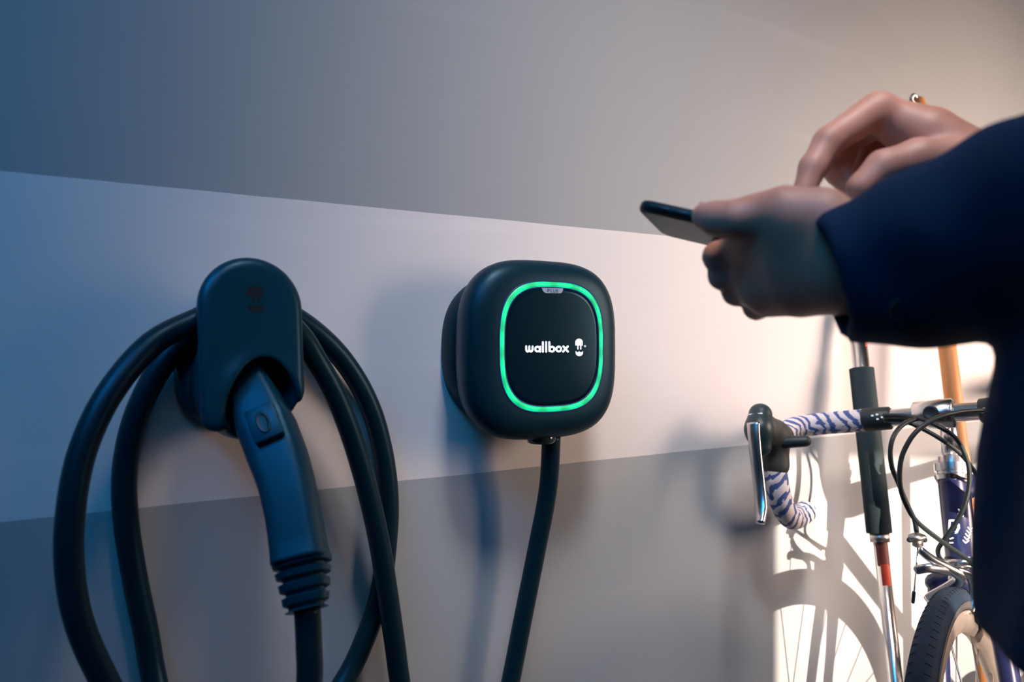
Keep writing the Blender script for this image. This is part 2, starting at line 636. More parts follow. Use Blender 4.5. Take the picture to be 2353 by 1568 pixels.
# wall behind the camera with the window the sun comes through
WX0, WX1, WZ0, WZ1 = 1.66, 2.75, 0.45, H + 0.46
struct('wall_back', joinm(wbox(-2.35, WX0, -2.1, -2.0, 0, 2.7), wbox(WX1, 3.12, -2.1, -2.0, 0, 2.7),
                          wbox(WX0, WX1, -2.1, -2.0, 0, WZ0), wbox(WX0, WX1, -2.1, -2.0, WZ1, 2.7)), M['room'])
wf = struct('window_1', joinm(wbox(WX0 - 0.05, WX0, -2.11, -1.98, WZ0 - 0.05, WZ1 + 0.05), wbox(WX1, WX1 + 0.05, -2.11, -1.98, WZ0 - 0.05, WZ1 + 0.05),
                              wbox(WX0, WX1, -2.11, -1.98, WZ0 - 0.05, WZ0), wbox(WX0, WX1, -2.11, -1.98, WZ1, WZ1 + 0.05)), M['wframe'])

# ================================================================ WALL CHARGER
S = 1.15
ce1, cz = -0.0035, -0.0095
A_, B_ = 0.0990, 0.0973
chg = empty('wall_charger', WL(ce1, cz, 0), 'rounded square black wall charger with a glowing green light ring', 'charger')


def cring(sc_, e3, p=3.3, a=A_, b=B_, n=72, dx=0.0, dz=0.0):
    return [WL(ce1 + dx + x * sc_, cz + dz + y * sc_, e3) for x, y in sq(a, b, p, n)]


FZ = 0.0857
prof = [(0.86, 0.0335), (0.895, 0.0337), (0.915, 0.0350), (0.945, 0.042), (0.975, 0.050), (0.993, 0.057), (1.0, 0.063), (0.996, 0.068), (0.982, 0.0725), (0.957, 0.0765),
        (0.925, 0.0795), (0.88, 0.0820), (0.83, 0.0836), (0.78, 0.0845), (0.72, 0.0850)]
obj('front_shell', loft([cring(s_, e) for s_, e in prof]), M['shell'], chg)
bprof = [(0.97, 0.0), (0.985, 0.004), (1.0, 0.014), (0.985, 0.027), (0.95, 0.0325), (0.8, 0.0340)]
obj('back_plate', loft([cring(s_, e, 2.6, 0.092, 0.085) for s_, e in bprof]), M['base'], chg)
ro, ri = 0.710, 0.656
pe = 3.05
RK = dict(a=A_ * 0.968, b=B_ * 1.004, dx=0.0012, dz=0.0034)
obj('face_panel', loft([cring(0.658, 0.0846, pe, **RK), cring(0.656, 0.0853, pe, **RK), cring(0.6, 0.0854, pe, **RK), cring(0.3, 0.0855, pe, **RK), cring(0.02, 0.0855, pe, **RK)]), M['panel'], chg)
rg = []
for s_, e in ((ro, 0.0846), (ro, 0.0853), ((ro + ri) / 2, 0.0858), (ri, 0.0855), (ri, 0.0846)):
    rg.append(cring(s_, e, pe, n=120, **RK))
lr = obj('light_ring', loft(rg, closed=True), M['ring'], chg)
# the ring's own frame, so that its diodes follow the angle about its centre
me = lr.data
Rw = Matrix.Rotation(math.atan(TA), 4, 'Z')
cen = WL(ce1 + 0.0012, cz + 0.0034, FZ)
for vtx in me.vertices:
    wpos = vtx.co.copy()
    vtx.co = Rw.inverted() @ (wpos - cen)
lr.location = cen - parent_origin(chg)
lr.rotation_euler = (0, 0, math.atan(TA))
lr['label'] = 'glowing green light ring'
for s0, s1 in ((ro, ro + 0.013), (ri - 0.013, ri)):  # LED glow on the plastic, put in as dim blue emissive strips
    hal = obj('painted_blue_halo', loft([cring(s0, 0.0848, pe, n=96, **RK), cring(s0, 0.0854, pe, n=96, **RK), cring(s1, 0.0854, pe, n=96, **RK), cring(s1, 0.0848, pe, n=96, **RK)], closed=True), M['halo'], chg)

# print: traced in the frame, laid on the face plane at its real size
PE = 0.0855


def face(zx, zy, lift):
    return WP(1160 + zx / 7.842, 640 + zy / 7.842, PE + lift)


LD = 0.0004
letters = {
    'w': [([(385, 1226), (386, 1285), (394, 1310), (412, 1320), (430, 1310), (441, 1288), (442, 1226)], 38), ([(442, 1288), (452, 1310), (470, 1320), (488, 1310), (498, 1286), (500, 1228)], 38)],
    'a': [(arc2(590, 1274, 42, 0, 360, 22), 38), ([(638, 1232), (638, 1322)], 38)],
    'l': [([(685, 1150), (686, 1322)], 38)],
    'l ': [([(744, 1150), (745, 1322)], 38)],
    'b': [([(802, 1150), (805, 1310)], 38), (arc2(850, 1276, 43, 0, 360, 22), 38)],
    'o': [(arc2(972, 1274, 43, 0, 360, 22), 38)],
    'x': [([(1056, 1228), (1138, 1320)], 40), ([(1134, 1228), (1050, 1320)], 40)],
}
for k, strokes in letters.items():
    obj('letter', joinm(*[ribbon(p_, w_, face, LD) for p_, w_ in strokes]), M['print'], chg, smooth=False)


def emblem(tf, m, parent, name='emblem'):
    dome = [(1268, 1210)] + arc2(1337, 1154, 69, 180, 360, 18) + [(1406, 1212)]
    bowl = [(1275, 1308), (1292, 1322), (1308, 1330), (1325, 1328), (1340, 1310), (1356, 1328), (1376, 1330), (1396, 1322), (1412, 1308)] + arc2(1343, 1334, 70, 0, 180, 16)
    return obj(name, joinm(plate(dome, tf, LD), ribbon([(1317, 1210), (1317, 1271)], 26, tf, LD), ribbon([(1368, 1210), (1368, 1271)], 26, tf, LD), plate(bowl, tf, LD)), m, parent, smooth=False)


emblem(face, M['print'], chg)
obj('registered_mark', joinm(ribbon(arc2(1446, 1222, 17, 0, 360, 14), 5, face, LD), ribbon([(1441, 1231), (1441, 1213), (1450, 1214), (1450, 1221), (1441, 1222), (1451, 1231)], 3.5, face, LD)), M['print'], chg, smooth=False)
bd = obj('badge', plate([(664, 170), (1052, 178), (1046, 225), (1030, 255), (1000, 270), (745, 266), (708, 250), (684, 220)], face, LD), M['badge'], chg, smooth=False)


def face2(x, y, l): return face(x, y, l + LD)


plus = [[(772, 250), (772, 195), (797, 196), (806, 209), (797, 223), (772, 223)], [(832, 198), (832, 251), (862, 253)],
        [(880, 199), (880, 240), (890, 254), (908, 254), (917, 241), (917, 201)], [(960, 207), (948, 200), (934, 205), (934, 220), (956, 232), (957, 248), (944, 256), (930, 250)]]
for s_ in plus:
    obj('badge_letter', ribbon(s_, 10, face2, LD / 2), M['badgeink'], bd, smooth=False)
# gland under the shell
g0 = WL(ce1 + 0.006, cz - B_ + 0.007, 0.056)
gl = obj('cable_gland', lathe(g0, (0, 0, -1), [(0, 0.015), (0.006, 0.0165), (0.009, 0.0165), (0.0125, 0.0155), (0.0135, 0.0115), (0.0135, 0.0)], 28), M['gland'], chg)
gl['label'] = 'clear glossy cable gland'

# ================================================================ HOLSTER
he1, hz = -0.3210, 0.018
hol = empty('connector_holster', WL(he1, hz, 0), 'dark wall-mounted holster with hooded front carrying the charging plug', 'holster')
# field in wall coordinates (x along the wall, y up, z out), centred on the holster
FL = Field((-0.085, -0.15, -0.002), (0.085, 0.085, 0.135), 0.0016)
X, Y_, Z_ = FL.g[..., 0], FL.g[..., 1], FL.g[..., 2]


def pill(cx, z0, z1, r0, r1):
    L = z1 - z0
    t = np.clip((Y_ - z0) / L, 0, 1)
    return np.hypot(X - cx, Y_ - z0 - t * L) - (r0 + (r1 - r0) * t)


def slab(d2, lo, hi, rnd):
    dz = np.maximum(lo - Z_, Z_ - hi)
    a, b = d2 + rnd, dz + rnd
    return np.minimum(np.maximum(a, b), 0) + np.hypot(np.maximum(a, 0), np.maximum(b, 0)) - rnd


# tilted hood: the front plane comes forward towards the bottom
tilt = 0.12 * (Y_ + 0.02)
Zs = Z_ + tilt
dz = np.maximum(0.060 - Zs, Zs - 0.092)
d2 = pill(0.0, -0.085, 0.010, 0.0450, 0.0455) + np.clip(0.088 - Zs, 0, 0.03) * 0.25
d2 = smax(d2, (-0.088 + 0.22 * X) - Y_, 0.02)
rn = 0.010
a, b = d2 + rn, dz + rn
hood = np.minimum(np.maximum(a, b), 0) + np.hypot(np.maximum(a, 0), np.maximum(b, 0)) - rn
neck = FL.cap((0, -0.005, 0.0), (0, -0.005, 0.045), 0.030, 0.030)
plate_w = slab(pill(-0.006, -0.058, -0.028, 0.040, 0.045), -0.004, 0.018, 0.006)
cone = smin(FL.cap((-0.004, -0.055, 0.004), (0.002, -0.066, 0.070), 0.038, 0.036), FL.cap((0.0, -0.045, 0.050), (0.001, -0.062, 0.060), 0.041, 0.0425), 0.006)
body = smin(smin(smin(hood, neck, 0.006), plate_w, 0.006), cone, 0.010)
cav = FL.chain([(0.006, -0.048, 0.064), (0.007, -0.108, 0.125), (0.010, -0.18, 0.20)], [0.030, 0.031, 0.034])
body = smax(body, -cav, 0.007)
body = np.maximum(body, -0.001 - Z_ + 0.0)
hv, hf = FL.mesh(body, 2)
hv = [WL(he1 + p.x, hz + p.y, max(p.z, 0.0)) for p in hv]
obj('holster_body', (hv, hf), M['holster'], hol)


def hface(x, y, lift):
    # emblem on the tilted hood face
    ex = (x - 1340) * 0.000100
    ez = -(y - 1245) * 0.000072 + 0.018
    e3 = 0.092 - 0.12 * (ez + 0.02)
    return WL(he1 + ex + 0.002, hz + ez, e3 - 0.0004 + lift * 2)


emblem(hface, M['holsterink'], hol)

# ================================================================ CHARGING CABLE + PLUG
plug = empty('charging_cable', WP(700, 1300, 0.14), 'thick black charging cable with pistol-grip plug hung over the holster', 'cable')
CR = 0.0106
cable_pts = [(1267, 1003, .058), (1265, 1050, .056), (1261, 1110, .05), (1252, 1170, .045), (1238, 1240, .04), (1220, 1330, .036), (1198, 1440, .034), (1173, 1568, .032),
             (1140, 1720, .032), (1080, 1860, .036), (1010, 1880, .040), (950, 1760, .038), (919, 1568, .036), (903, 1450, .036), (874, 1260, .037), (835, 1090, .042),
             (785, 940, .048), (728, 830, .052), (672, 752, .050), (560, 690, .045), (455, 735, .047), (350, 790, .058), (255, 900, .070), (192, 1030, .078), (163, 1170, .083),
             (160, 1310, .083), (185, 1440, .080), (242, 1568, .074), (340, 1740, .066), (500, 1850, .054), (680, 1730, .03), (790, 1568, .015), (838, 1470, .0125),
             (872, 1370, .0125), (888, 1260, .0125), (893, 1150, .013), (880, 1040, .014), (848, 930, .017), (790, 830, .021), (710, 752, .024), (620, 705, .024), (520, 705, .022),
             (430, 775, .020), (365, 850, .018), (312, 960, .016), (287, 1080, .014), (290, 1200, .013), (312, 1340, .0125), (335, 1450, .013), (356, 1568, .018),
             (400, 1740, .045), (510, 1900, .09), (630, 1850, .135), (695, 1700, .148), (711, 1568, .150), (710, 1480, .150), (706, 1395, .150)]
cb = obj('cable', tube([WP(*q) for q in cable_pts], CR, 18, per=8), M['cable'], plug)

# handle: lofted rounded sections along a bent axis
st = [(560, 812, .052, 30, .016), (576, 865, .062, 42, .019), (594, 920, .074, 58, .023), (614, 980, .088, 72, .026), (640, 1050, .104, 72, .026), (662, 1120, .119, 67, .0245),
      (677, 1190, .131, 66, .024), (687, 1250, .140, 68, .024), (693, 1290, .146, 71, .0245)]
cen_ = [WP(q[0], q[1], q[2]) for q in st]
path = spline(cen_, 6)
rings = []
hw_all, hd_all = [q[3] for q in st], [q[4] for q in st]
TW = math.radians(30)


def sample(lst, i, n):
    x = i / (n - 1) * (len(lst) - 1)
    k = min(int(x), len(lst) - 2)
    return lst[k] + (lst[k + 1] - lst[k]) * (x - k)


HFR = []
for i, c in enumerate(path):
    t = (path[min(i + 1, len(path) - 1)] - path[max(i - 1, 0)]).normalized()
    lat = (DV - t * DV.dot(t)).normalized()
    out = lat.cross(t).normalized()
    if out.dot(NV) < 0: out = -out
    la = lat * math.cos(TW) + out * math.sin(TW)
    ou = -lat * math.sin(TW) + out * math.cos(TW)
    HFR.append((c, t, la, ou))
    hw = sample(hw_all, i, len(path)) * c.y / F * 0.86
    hd = sample(hd_all, i, len(path))
    ring = []
    for x, y in sq(1, 1, 5.0, 48):
        # the front carries a flat raised spine
        ring.append(c + la * hw * x + ou * hd * (y if y < 0.4 else y * 1.06) * (1.0))
    rings.append(ring)
hd_ = obj('handle', loft(rings), M['grip'], plug)
# ribbed strain relief
sp = [WP(694, 1288, .1465), WP(698, 1320, .1485), WP(702, 1360, .15), WP(705, 1402, .151)]
spp = spline(sp, 8)
rr = []
for i, c in enumerate(spp):
    k = i / (len(spp) - 1)
    c0, t0, la, ou = HFR[-1]
    base_r = 66 - 18 * k
    groove = 1.0 if (i % 6) < 4 else 0.80
    r_ = base_r * c.y / F * groove
    rr.append([c + la * r_ * x + ou * min(r_, 0.0235 * groove * (1 - 0.12 * k)) * y for x, y in sq(1, 1, 3.0, 32)])
obj('strain_relief', loft(rr), M['grip'], plug, angle=35)
# latch button on the spine
ib = 20
c, t, la, ou = HFR[ib]
hd = sample(hd_all, ib, len(path))
bc = c + ou * (hd * 1.06 + 0.003) + la * 0.003
bt = obj('latch_button', box(bc, la * 0.0120, t * 0.0150, ou * 0.0045), M['grip'], plug, bevel=0.0012, angle=30)
od = []
for rad_, dep in ((1.0, 0.0), (0.9, 0.0009), (0.75, 0.0003), (0.4, -0.0006 + 0.0008), (0.02, 0.0002)):
    od.append([bc + ou * (0.0046 + dep) + la * (0.0058 * rad_ * math.cos(q)) + t * (0.0105 * rad_ * math.sin(q)) for q in [2 * math.pi * j / 28 for j in range(28)]])
obj('thumb_dimple', loft(od), M['holsterink'], bt)

# ================================================================ BICYCLE
bX, bY, bB, bR = 0.575, 0.8764, math.radians(37.7), math.radians(8.3)
fv = Vector((-math.sin(bB), -math.cos(bB), 0)); lv = Vector((math.cos(bB), -math.sin(bB), 0))
upv = ZV * math.cos(bR) - lv * math.sin(bR)
yv = lv * math.cos(bR) + ZV * math.sin(bR)
bike = empty('bicycle', (0, 0, 0), 'blue racing bicycle with drop handlebar in striped tape leaning by the wall', 'bicycle')
bike.matrix_world = Matrix(((fv.x, yv.x, upv.x, bX), (fv.y, yv.y, upv.y, bY), (fv.z, yv.z, upv.z, 0.0), (0, 0, 0, 1)))
bike['_local'] = 1
bpy.context.view_layer.update()
BM = bike.matrix_world.copy()
BI = BM.inverted()


def BL(x, y, Y): return BI @ P(x, y, Y)     # bearing + depth -> bicycle coordinates


def bpart(name, vf, m, parent=None, smooth=True, angle=None, bevel=0):
    o = obj(name, vf, m, None, smooth, angle=angle, bevel=bevel)
    o.parent = parent or bike
    return o


RW = 0.336
AX = Vector((-0.292, 0, 0.956)); PN = Vector((0.956, 0, 0.292))
crown = Vector((-0.15, 0, 0.672))
axle = Vector((0, 0, RW))
STEER = math.radians(7)


def fr_(p):
    """frame coordinates turned about the steering axis (the front wheel is steered a little)"""
    return Matrix.Translation(crown) @ Matrix.Rotation(-STEER, 4, AX) @ Matrix.Translation(-crown) @ Vector(p)


def torus(c, R, prof_, seg=96, tf=None):
    """ring about the local y axis; prof_ = (radius offset, y)"""
    rings = []
    for i in range(seg):
        t = 2 * math.pi * i / seg
        rings.append([(tf or Vector)((c[0] + (R + a) * math.cos(t), c[1] + b, c[2] + (R + a) * math.sin(t))) for a, b in prof_])
    return loft(rings, closed=True)


def wheel(name, c, tf, nsp, label):
    w_ = bpy.data.objects.new(name, None); C.objects.link(w_); w_.parent = bike
    if label: w_['label'] = label
    tr = 0.0145
    pr = [(tr * math.cos(math.radians(q)), 1.02 * tr * math.sin(math.radians(q))) for q in range(-150, 151, 20)]
    ty = bpart('tyre', torus(c, RW - tr, pr, 128, tf), M['tyre'], w_)
    # short radial cuts along both shoulders of the tread
    cuts = []
    for k in range(150):
        t = 2 * math.pi * k / 150
        for s_ in (-1, 1):
            pts = []
            for q in (22, 36, 50):
                ra = RW - tr + (tr + 0.0002) * math.cos(math.radians(q))
                pts.append(tf((c[0] + ra * math.cos(t), c[1] + s_ * (tr + 0.0004) * math.sin(math.radians(q)), c[2] + ra * math.sin(t))))
            cuts.append(tube(pts, 0.0006, 4))
    cu = bpart('tread_cuts', joinm(*cuts), M['blackm'], w_)
    cu['kind'] = 'stuff'
    pw = [(-0.0125, -0.0115), (-0.009, -0.0145), (-0.002, -0.0153), (-0.002, -0.0146), (-0.009, -0.0136)]
    for s_ in (-1, 1):
        bpart('sidewall', torus(c, RW - tr, [(a, b * s_) for a, b in pw], 96, tf), M['wall_t'], w_)
    rp = [(0.004, -0.0095), (0.004, 0.0095), (-0.004, 0.0115), (-0.016, 0.0108), (-0.024, 0.005), (-0.024, -0.005), (-0.016, -0.0108), (-0.004, -0.0115)]
    bpart('rim', torus(c, RW - 0.029, rp, 96, tf), M['rim'], w_)
    bpart('hub', joinm(tube([tf((c[0], c[1] + a, c[2])) for a in (-0.045, -0.03, -0.029, -0.012, 0.012, 0.029, 0.03, 0.045)], [0.009, 0.009, 0.02, 0.014, 0.014, 0.02, 0.009, 0.009], 18)), M['alud'], w_)
    for k in range(nsp):
        t = 2 * math.pi * k / nsp
        s_ = 1 if k % 2 else -1
        th = t + (0.75 if (k // 2) % 2 else -0.75)
        a_ = tf((c[0] + 0.02 * math.cos(th), c[1] + 0.028 * s_, c[2] + 0.02 * math.sin(th)))
        b_ = tf((c[0] + (RW - 0.052) * math.cos(t), c[1] + 0.002 * s_, c[2] + (RW - 0.052) * math.sin(t)))
        bpart('spoke', tube([a_, b_, b_ + (b_ - a_).normalized() * 0.0005, b_ - (b_ - a_).normalized() * 0.012][:2], 0.0011, 6), M['steel'], w_)
    return w_


I_ = lambda p: Vector(p)
wheel('front_wheel', axle, I_, 28, 'front wheel with dark blue-grey tyre and pale rim')
rear_c = Vector((-0.985, 0, RW))
wheel('rear_wheel', rear_c, fr_, 28, None)

# fork
fk = bpart('fork_crown', joinm(tube([crown - AX * 0.004, crown - AX * 0.035], [0.019, 0.017], 20),
                               tube([crown - AX * 0.022 + Vector((0, -0.034, 0)), crown - AX * 0.016, crown - AX * 0.022 + Vector((0, 0.034, 0))], [0.013, 0.015, 0.013], 14, per=4, round_ends=True)), M['frame'])
for s_ in (-1, 1):
    pts = [crown - AX * 0.02 + Vector((0, 0.031 * s_, 0)), crown - AX * 0.12 + Vector((0, 0.038 * s_, 0)), crown - AX * 0.25 + Vector((0, 0.044 * s_, 0)),
           crown - AX * 0.33 + PN * 0.012 + Vector((0, 0.048 * s_, 0)), axle + Vector((0, 0.05 * s_, 0))]
    bpart('fork_blade', tube(pts, [0.0125, 0.0125, 0.011, 0.009, 0.007], 16, per=6, round_ends=True), M['frame'])
# head tube and headset
hb, ht = crown + AX * 0.008, crown + AX * 0.112
htube = bpart('head_tube', tube([hb, hb + AX * 0.004, ht - AX * 0.004, ht], [0.0215, 0.0195, 0.0195, 0.0215], 32), M['frame'])
bpart('headset_lower', lathe(hb - AX * 0.014, AX, [(0, 0.017), (0, 0.020), (0.005, 0.0225), (0.009, 0.0215), (0.013, 0.022)], 24), M['alu'])
bpart('headset_upper', lathe(ht, AX, [(0, 0.022), (0.006, 0.0235), (0.008, 0.0205), (0.011, 0.0205), (0.012, 0.0225), (0.022, 0.0225), (0.023, 0.0175), (0.032, 0.0165), (0.034, 0.0125)], 8 * 3), M['alu'], angle=40)
for k in range(6):
    pass
qt = crown + AX * 0.203
bpart('quill', tube([ht + AX * 0.03, qt], 0.0112, 20), M['alu'])
clamp = Vector((-0.125, 0, 0.873))
stem_o = bpart('stem', joinm(tube([qt - AX * 0.006, qt + AX * 0.006, qt + AX * 0.008], [0.0145, 0.0145, 0.009], 20),
                             tube([qt, qt.lerp(clamp, 0.5), clamp], [0.0135, 0.012, 0.0125], 18),
                             tube([clamp + Vector((0, -0.024, 0)), clamp + Vector((0, -0.022, 0)), clamp + Vector((0, 0, 0)), clamp + Vector((0, 0.022, 0)), clamp + Vector((0, 0.024, 0))], [0.0165, 0.019, 0.0195, 0.019, 0.0165], 24)), M['alu'])
bf = clamp + Vector((0.0185, 0, 0.003))
bpart('clamp_bolt', lathe(bf, Vector((1, 0, 0.15)), [(0, 0.0095), (0.002, 0.0095), (0.0025, 0.008), (0.0015, 0.006), (0.001, 0.0)], 20), M['blackm'], stem_o)

# handlebar: bare middle, dark sleeves, wrapped ends
HB = 0.180


def bar_pts(s_):
    return [Vector((-0.125, 0.0 * s_, 0.873)), Vector((-0.125, 0.055 * s_, 0.873)), Vector((-0.125, 0.11 * s_, 0.873)), Vector((-0.122, 0.148 * s_, 0.873)), Vector((-0.108, 0.172 * s_, 0.872)),
            Vector((-0.082, HB * s_, 0.869)), Vector((-0.052, 0.182 * s_, 0.860)), Vector((-0.034, 0.184 * s_, 0.838)), Vector((-0.032, 0.186 * s_, 0.808)), Vector((-0.044, 0.188 * s_, 0.775)),
            Vector((-0.070, 0.189 * s_, 0.752)), Vector((-0.100, 0.190 * s_, 0.746)), Vector((-0.140, 0.190 * s_, 0.748))]


bpart('handlebar', tube([bar_pts(-1)[2], bar_pts(-1)[1], Vector((-0.125, 0, 0.873)), bar_pts(1)[1], bar_pts(1)[2]], 0.0118, 20), M['alu'])


def tape_tube(pts, r, seg=20, per=10):
    path = spline(pts, per)
    vf = tube(path, r, seg)
    o = bpart('bar_tape', vf, M['tape'])
    me = o.data
    uvl = me.uv_layers.new(name='UVMap')
    # length along the bar and angle round it
    L = [0.0]
    for a, b in zip(path[:-1], path[1:]): L.append(L[-1] + (b - a).length)
    for poly in me.polygons:
        for li in poly.loop_indices:
            vi = me.loops[li].vertex_index
            i, j = divmod(vi, seg)
            ang = j / seg
            # triangle-folded angle keeps the seam closed
            uvl.data[li].uv = (L[min(i, len(L) - 1)] + 0.010 * math.sin(2 * math.pi * ang), 0.04 * math.cos(2 * math.pi * ang))
    return o


for s_ in (-1, 1):
    bp = bar_pts(s_)
    mid = [Vector((-0.125, 0.085 * s_, 0.873)), Vector((-0.125, 0.105 * s_, 0.873)), Vector((-0.125, 0.122 * s_, 0.873))] + bp[3:]
    tape_tube(mid, 0.0155)
    sl_ = bpart('tape_sleeve', tube([Vector((-0.125, 0.052 * s_, 0.873)), Vector((-0.125, 0.054 * s_, 0.873)), Vector((-0.125, 0.085 * s_, 0.873)), Vector((-0.125, 0.088 * s_, 0.873))], [0.0135, 0.0155, 0.0165, 0.0160], 20), M['blackm'])
    marks = []
    for q, dz_ in ((0.060, .0), (0.066, .004), (0.066, -.002), (0.072, .003), (0.058, -.004)):
        marks.append(box((-0.125 + 0.0152, q * s_, 0.873 + 0.003 + dz_), Vector((0.0012, 0, 0)), Vector((0, 0.0014, 0)), Vector((0, 0, 0.0011))))
    bpart('sleeve_print', joinm(*marks), M['print'], sl_, smooth=False)
    # brake hood: rubber body on the bend, lever in front
    y0 = 0.182 * s_
    Fh = Field((-0.10, y0 - 0.05, 0.78), (0.07, y0 + 0.05, 0.94), 0.0028)
    hd0 = Fh.chain([(-0.058, y0, 0.864), (-0.030, y0, 0.869), (-0.002, y0, 0.878), (0.010, y0, 0.890)], [0.0185, 0.019, 0.018, 0.0155], 0.012)
    hd0 = smin(hd0, Fh.chain([(-0.034, y0, 0.862), (-0.032, y0 + 0.002 * s_, 0.828)], [0.0185, 0.018]), 0.012)
    bpart('brake_hood', Fh.mesh(hd0, 2), M['boot'])
    Fb = Field((-0.04, y0 - 0.05, 0.80), (0.08, y0 + 0.05, 0.95), 0.0022)
    bdy = Fb.chain([(0.003, y0, 0.898), (0.016, y0, 0.880), (0.016, y0, 0.858)], [0.0155, 0.0165, 0.0135], 0.01)
    bpart('brake_body', Fb.mesh(bdy, 2), M['hood'])
    # small barrel pointing inwards under the hood
    bpart('cable_barrel', tube([Vector((-0.024, y0 - 0.012 * s_, 0.858)), Vector((-0.032, y0 - 0.042 * s_, 0.857))], [0.0085, 0.0075], 14, round_ends=True), M['blackm'])
    # lever blade
    lp = [Vector((0.031, y0, 0.890)), Vector((0.035, y0, 0.872)), Vector((0.038, y0, 0.845)), Vector((0.040, y0, 0.818)), Vector((0.045, y0 - 0.001 * s_, 0.795)), Vector((0.052, y0 - 0.002 * s_, 0.778)), Vector((0.060, y0 - 0.002 * s_, 0.766))]
    lpp = spline(lp, 6)
    rg_ = []
    for i, c in enumerate(lpp):
        k = i / (len(lpp) - 1)
        wd = 0.0088 - 0.0010 * math.sin(k * math.pi) if k < .8 else 0.0074 - 0.002 * (k - .8) / .2
        t = (lpp[min(i + 1, len(lpp) - 1)] - lpp[max(i - 1, 0)]).normalized()
        nn = Vector((0, 1, 0)).cross(t).normalized()
        if nn.x < 0: nn = -nn
        rg_.append([c + Vector((0, 1, 0)) * x * wd + nn * y * 0.0045 for x, y in sq(1, 1, 2.6, 18)])
    lev = bpart('brake_lever', loft(rg_), M['alu'])
    if s_ == -1: lev['label'] = 'silver brake lever blade'
    wm = [box((0.0195, y0 + q * 0.0014, 0.9005 + 0.0002 * (q % 2)), Vector((0.0012, 0, 0.0)), Vector((0, 0.0005, 0)), Vector((0, 0, 0.0007))) for q in range(-6, 7)]
    bpart('lever_print', joinm(*wm), M['print'], lev, smooth=False)

# cables from the levers
CB = M['blackm']
cabs = [
    [(2030, 955, 1.058), (2085, 957, 1.035), (2120, 965, 1.01), (2165, 985, .99), (2200, 1012, .985), (2224, 1065, .985), (2227, 1115, .985), (2217, 1160, .985), (2198, 1200, .99), (2170, 1240, 1.00), (2156, 1262, 1.02), (2157, 1278, 1.04), (2164, 1288, 1.05)],
    [(2290, 944, 1.00), (2245, 944, 0.985), (2200, 948, .975), (2150, 962, .965), (2105, 993, .96), (2078, 1035, .96), (2068, 1075, .96), (2070, 1125, .96), (2088, 1172, .965), (2112, 1204, .97), (2160, 1242, .985), (2215, 1280, 1.01), (2260, 1310, 1.04)],
    [(2030, 966, 1.06), (2075, 968, 1.045), (2120, 986, 1.03), (2170, 1015, 1.015), (2208, 1045, 1.015), (2238, 1082, 1.03), (2262, 1120, 1.06), (2290, 1190, 1.09)],
    [(2110, 962, 1.02), (2078, 974, 1.00), (2055, 1000, .985), (2046, 1035, .98), (2050, 1075, .98), (2064, 1110, .985), (2085, 1160, .99), (2101, 1195, .995), (2106, 1222, 1.0)],
]
for k, q in enumerate(cabs):
    bpart('brake_cable', tube([BL(*p_) for p_ in q], 0.0029, 10, per=8), CB)

# front brake: adjuster, arms, pads
yb = 1.0
bpart('barrel_adjuster', joinm(tube([BL(2106, 1205, yb), BL(2107, 1226, yb)], 0.0026, 10), lathe(BL(2107, 1226, yb), BL(2109, 1256, yb) - BL(2107, 1226, yb), [(0, 0.0045), (0.003, 0.0105), (0.006, 0.0105), (0.0075, 0.006), (0.009, 0.0065), (0.015, 0.0065), (0.017, 0.004)], 16)), M['alud'])
bpart('adjuster_wing', tube([BL(2090, 1241, yb), BL(2107, 1236, yb), BL(2124, 1241, yb)], [0.0035, 0.0055, 0.0035], 12, per=4, round_ends=True), M['blackm'])
bpart('inner_wire', tube([BL(2109, 1256, yb), BL(2106, 1300, yb), BL(2102, 1345, yb), BL(2100, 1364, yb)], 0.0009, 6), M['steel'])
bpart('wire_end_cap', tube([BL(2100, 1362, yb), BL(2098, 1384, yb)], 0.0021, 8, round_ends=True), M['blackm'])


def flat_bar(pts, w_, th, seg=16):
    pp = spline(pts, 8)
    rg_ = []
    for i, c in enumerate(pp):
        k = i / (len(pp) - 1)
        t = (pp[min(i + 1, len(pp) - 1)] - pp[max(i - 1, 0)]).normalized()
        o_ = (Vector((1, 0, 0)) - t * t.x).normalized()
        s2 = t.cross(o_)
        ww = w_[0] + (w_[1] - w_[0]) * k
        e_ = 1.0 if 0 < i < len(pp) - 1 else 0.7
        rg_.append([c + s2 * x * ww * e_ + o_ * y * th * e_ for x, y in sq(1, 1, 2.8, seg)])
    return loft(rg_)


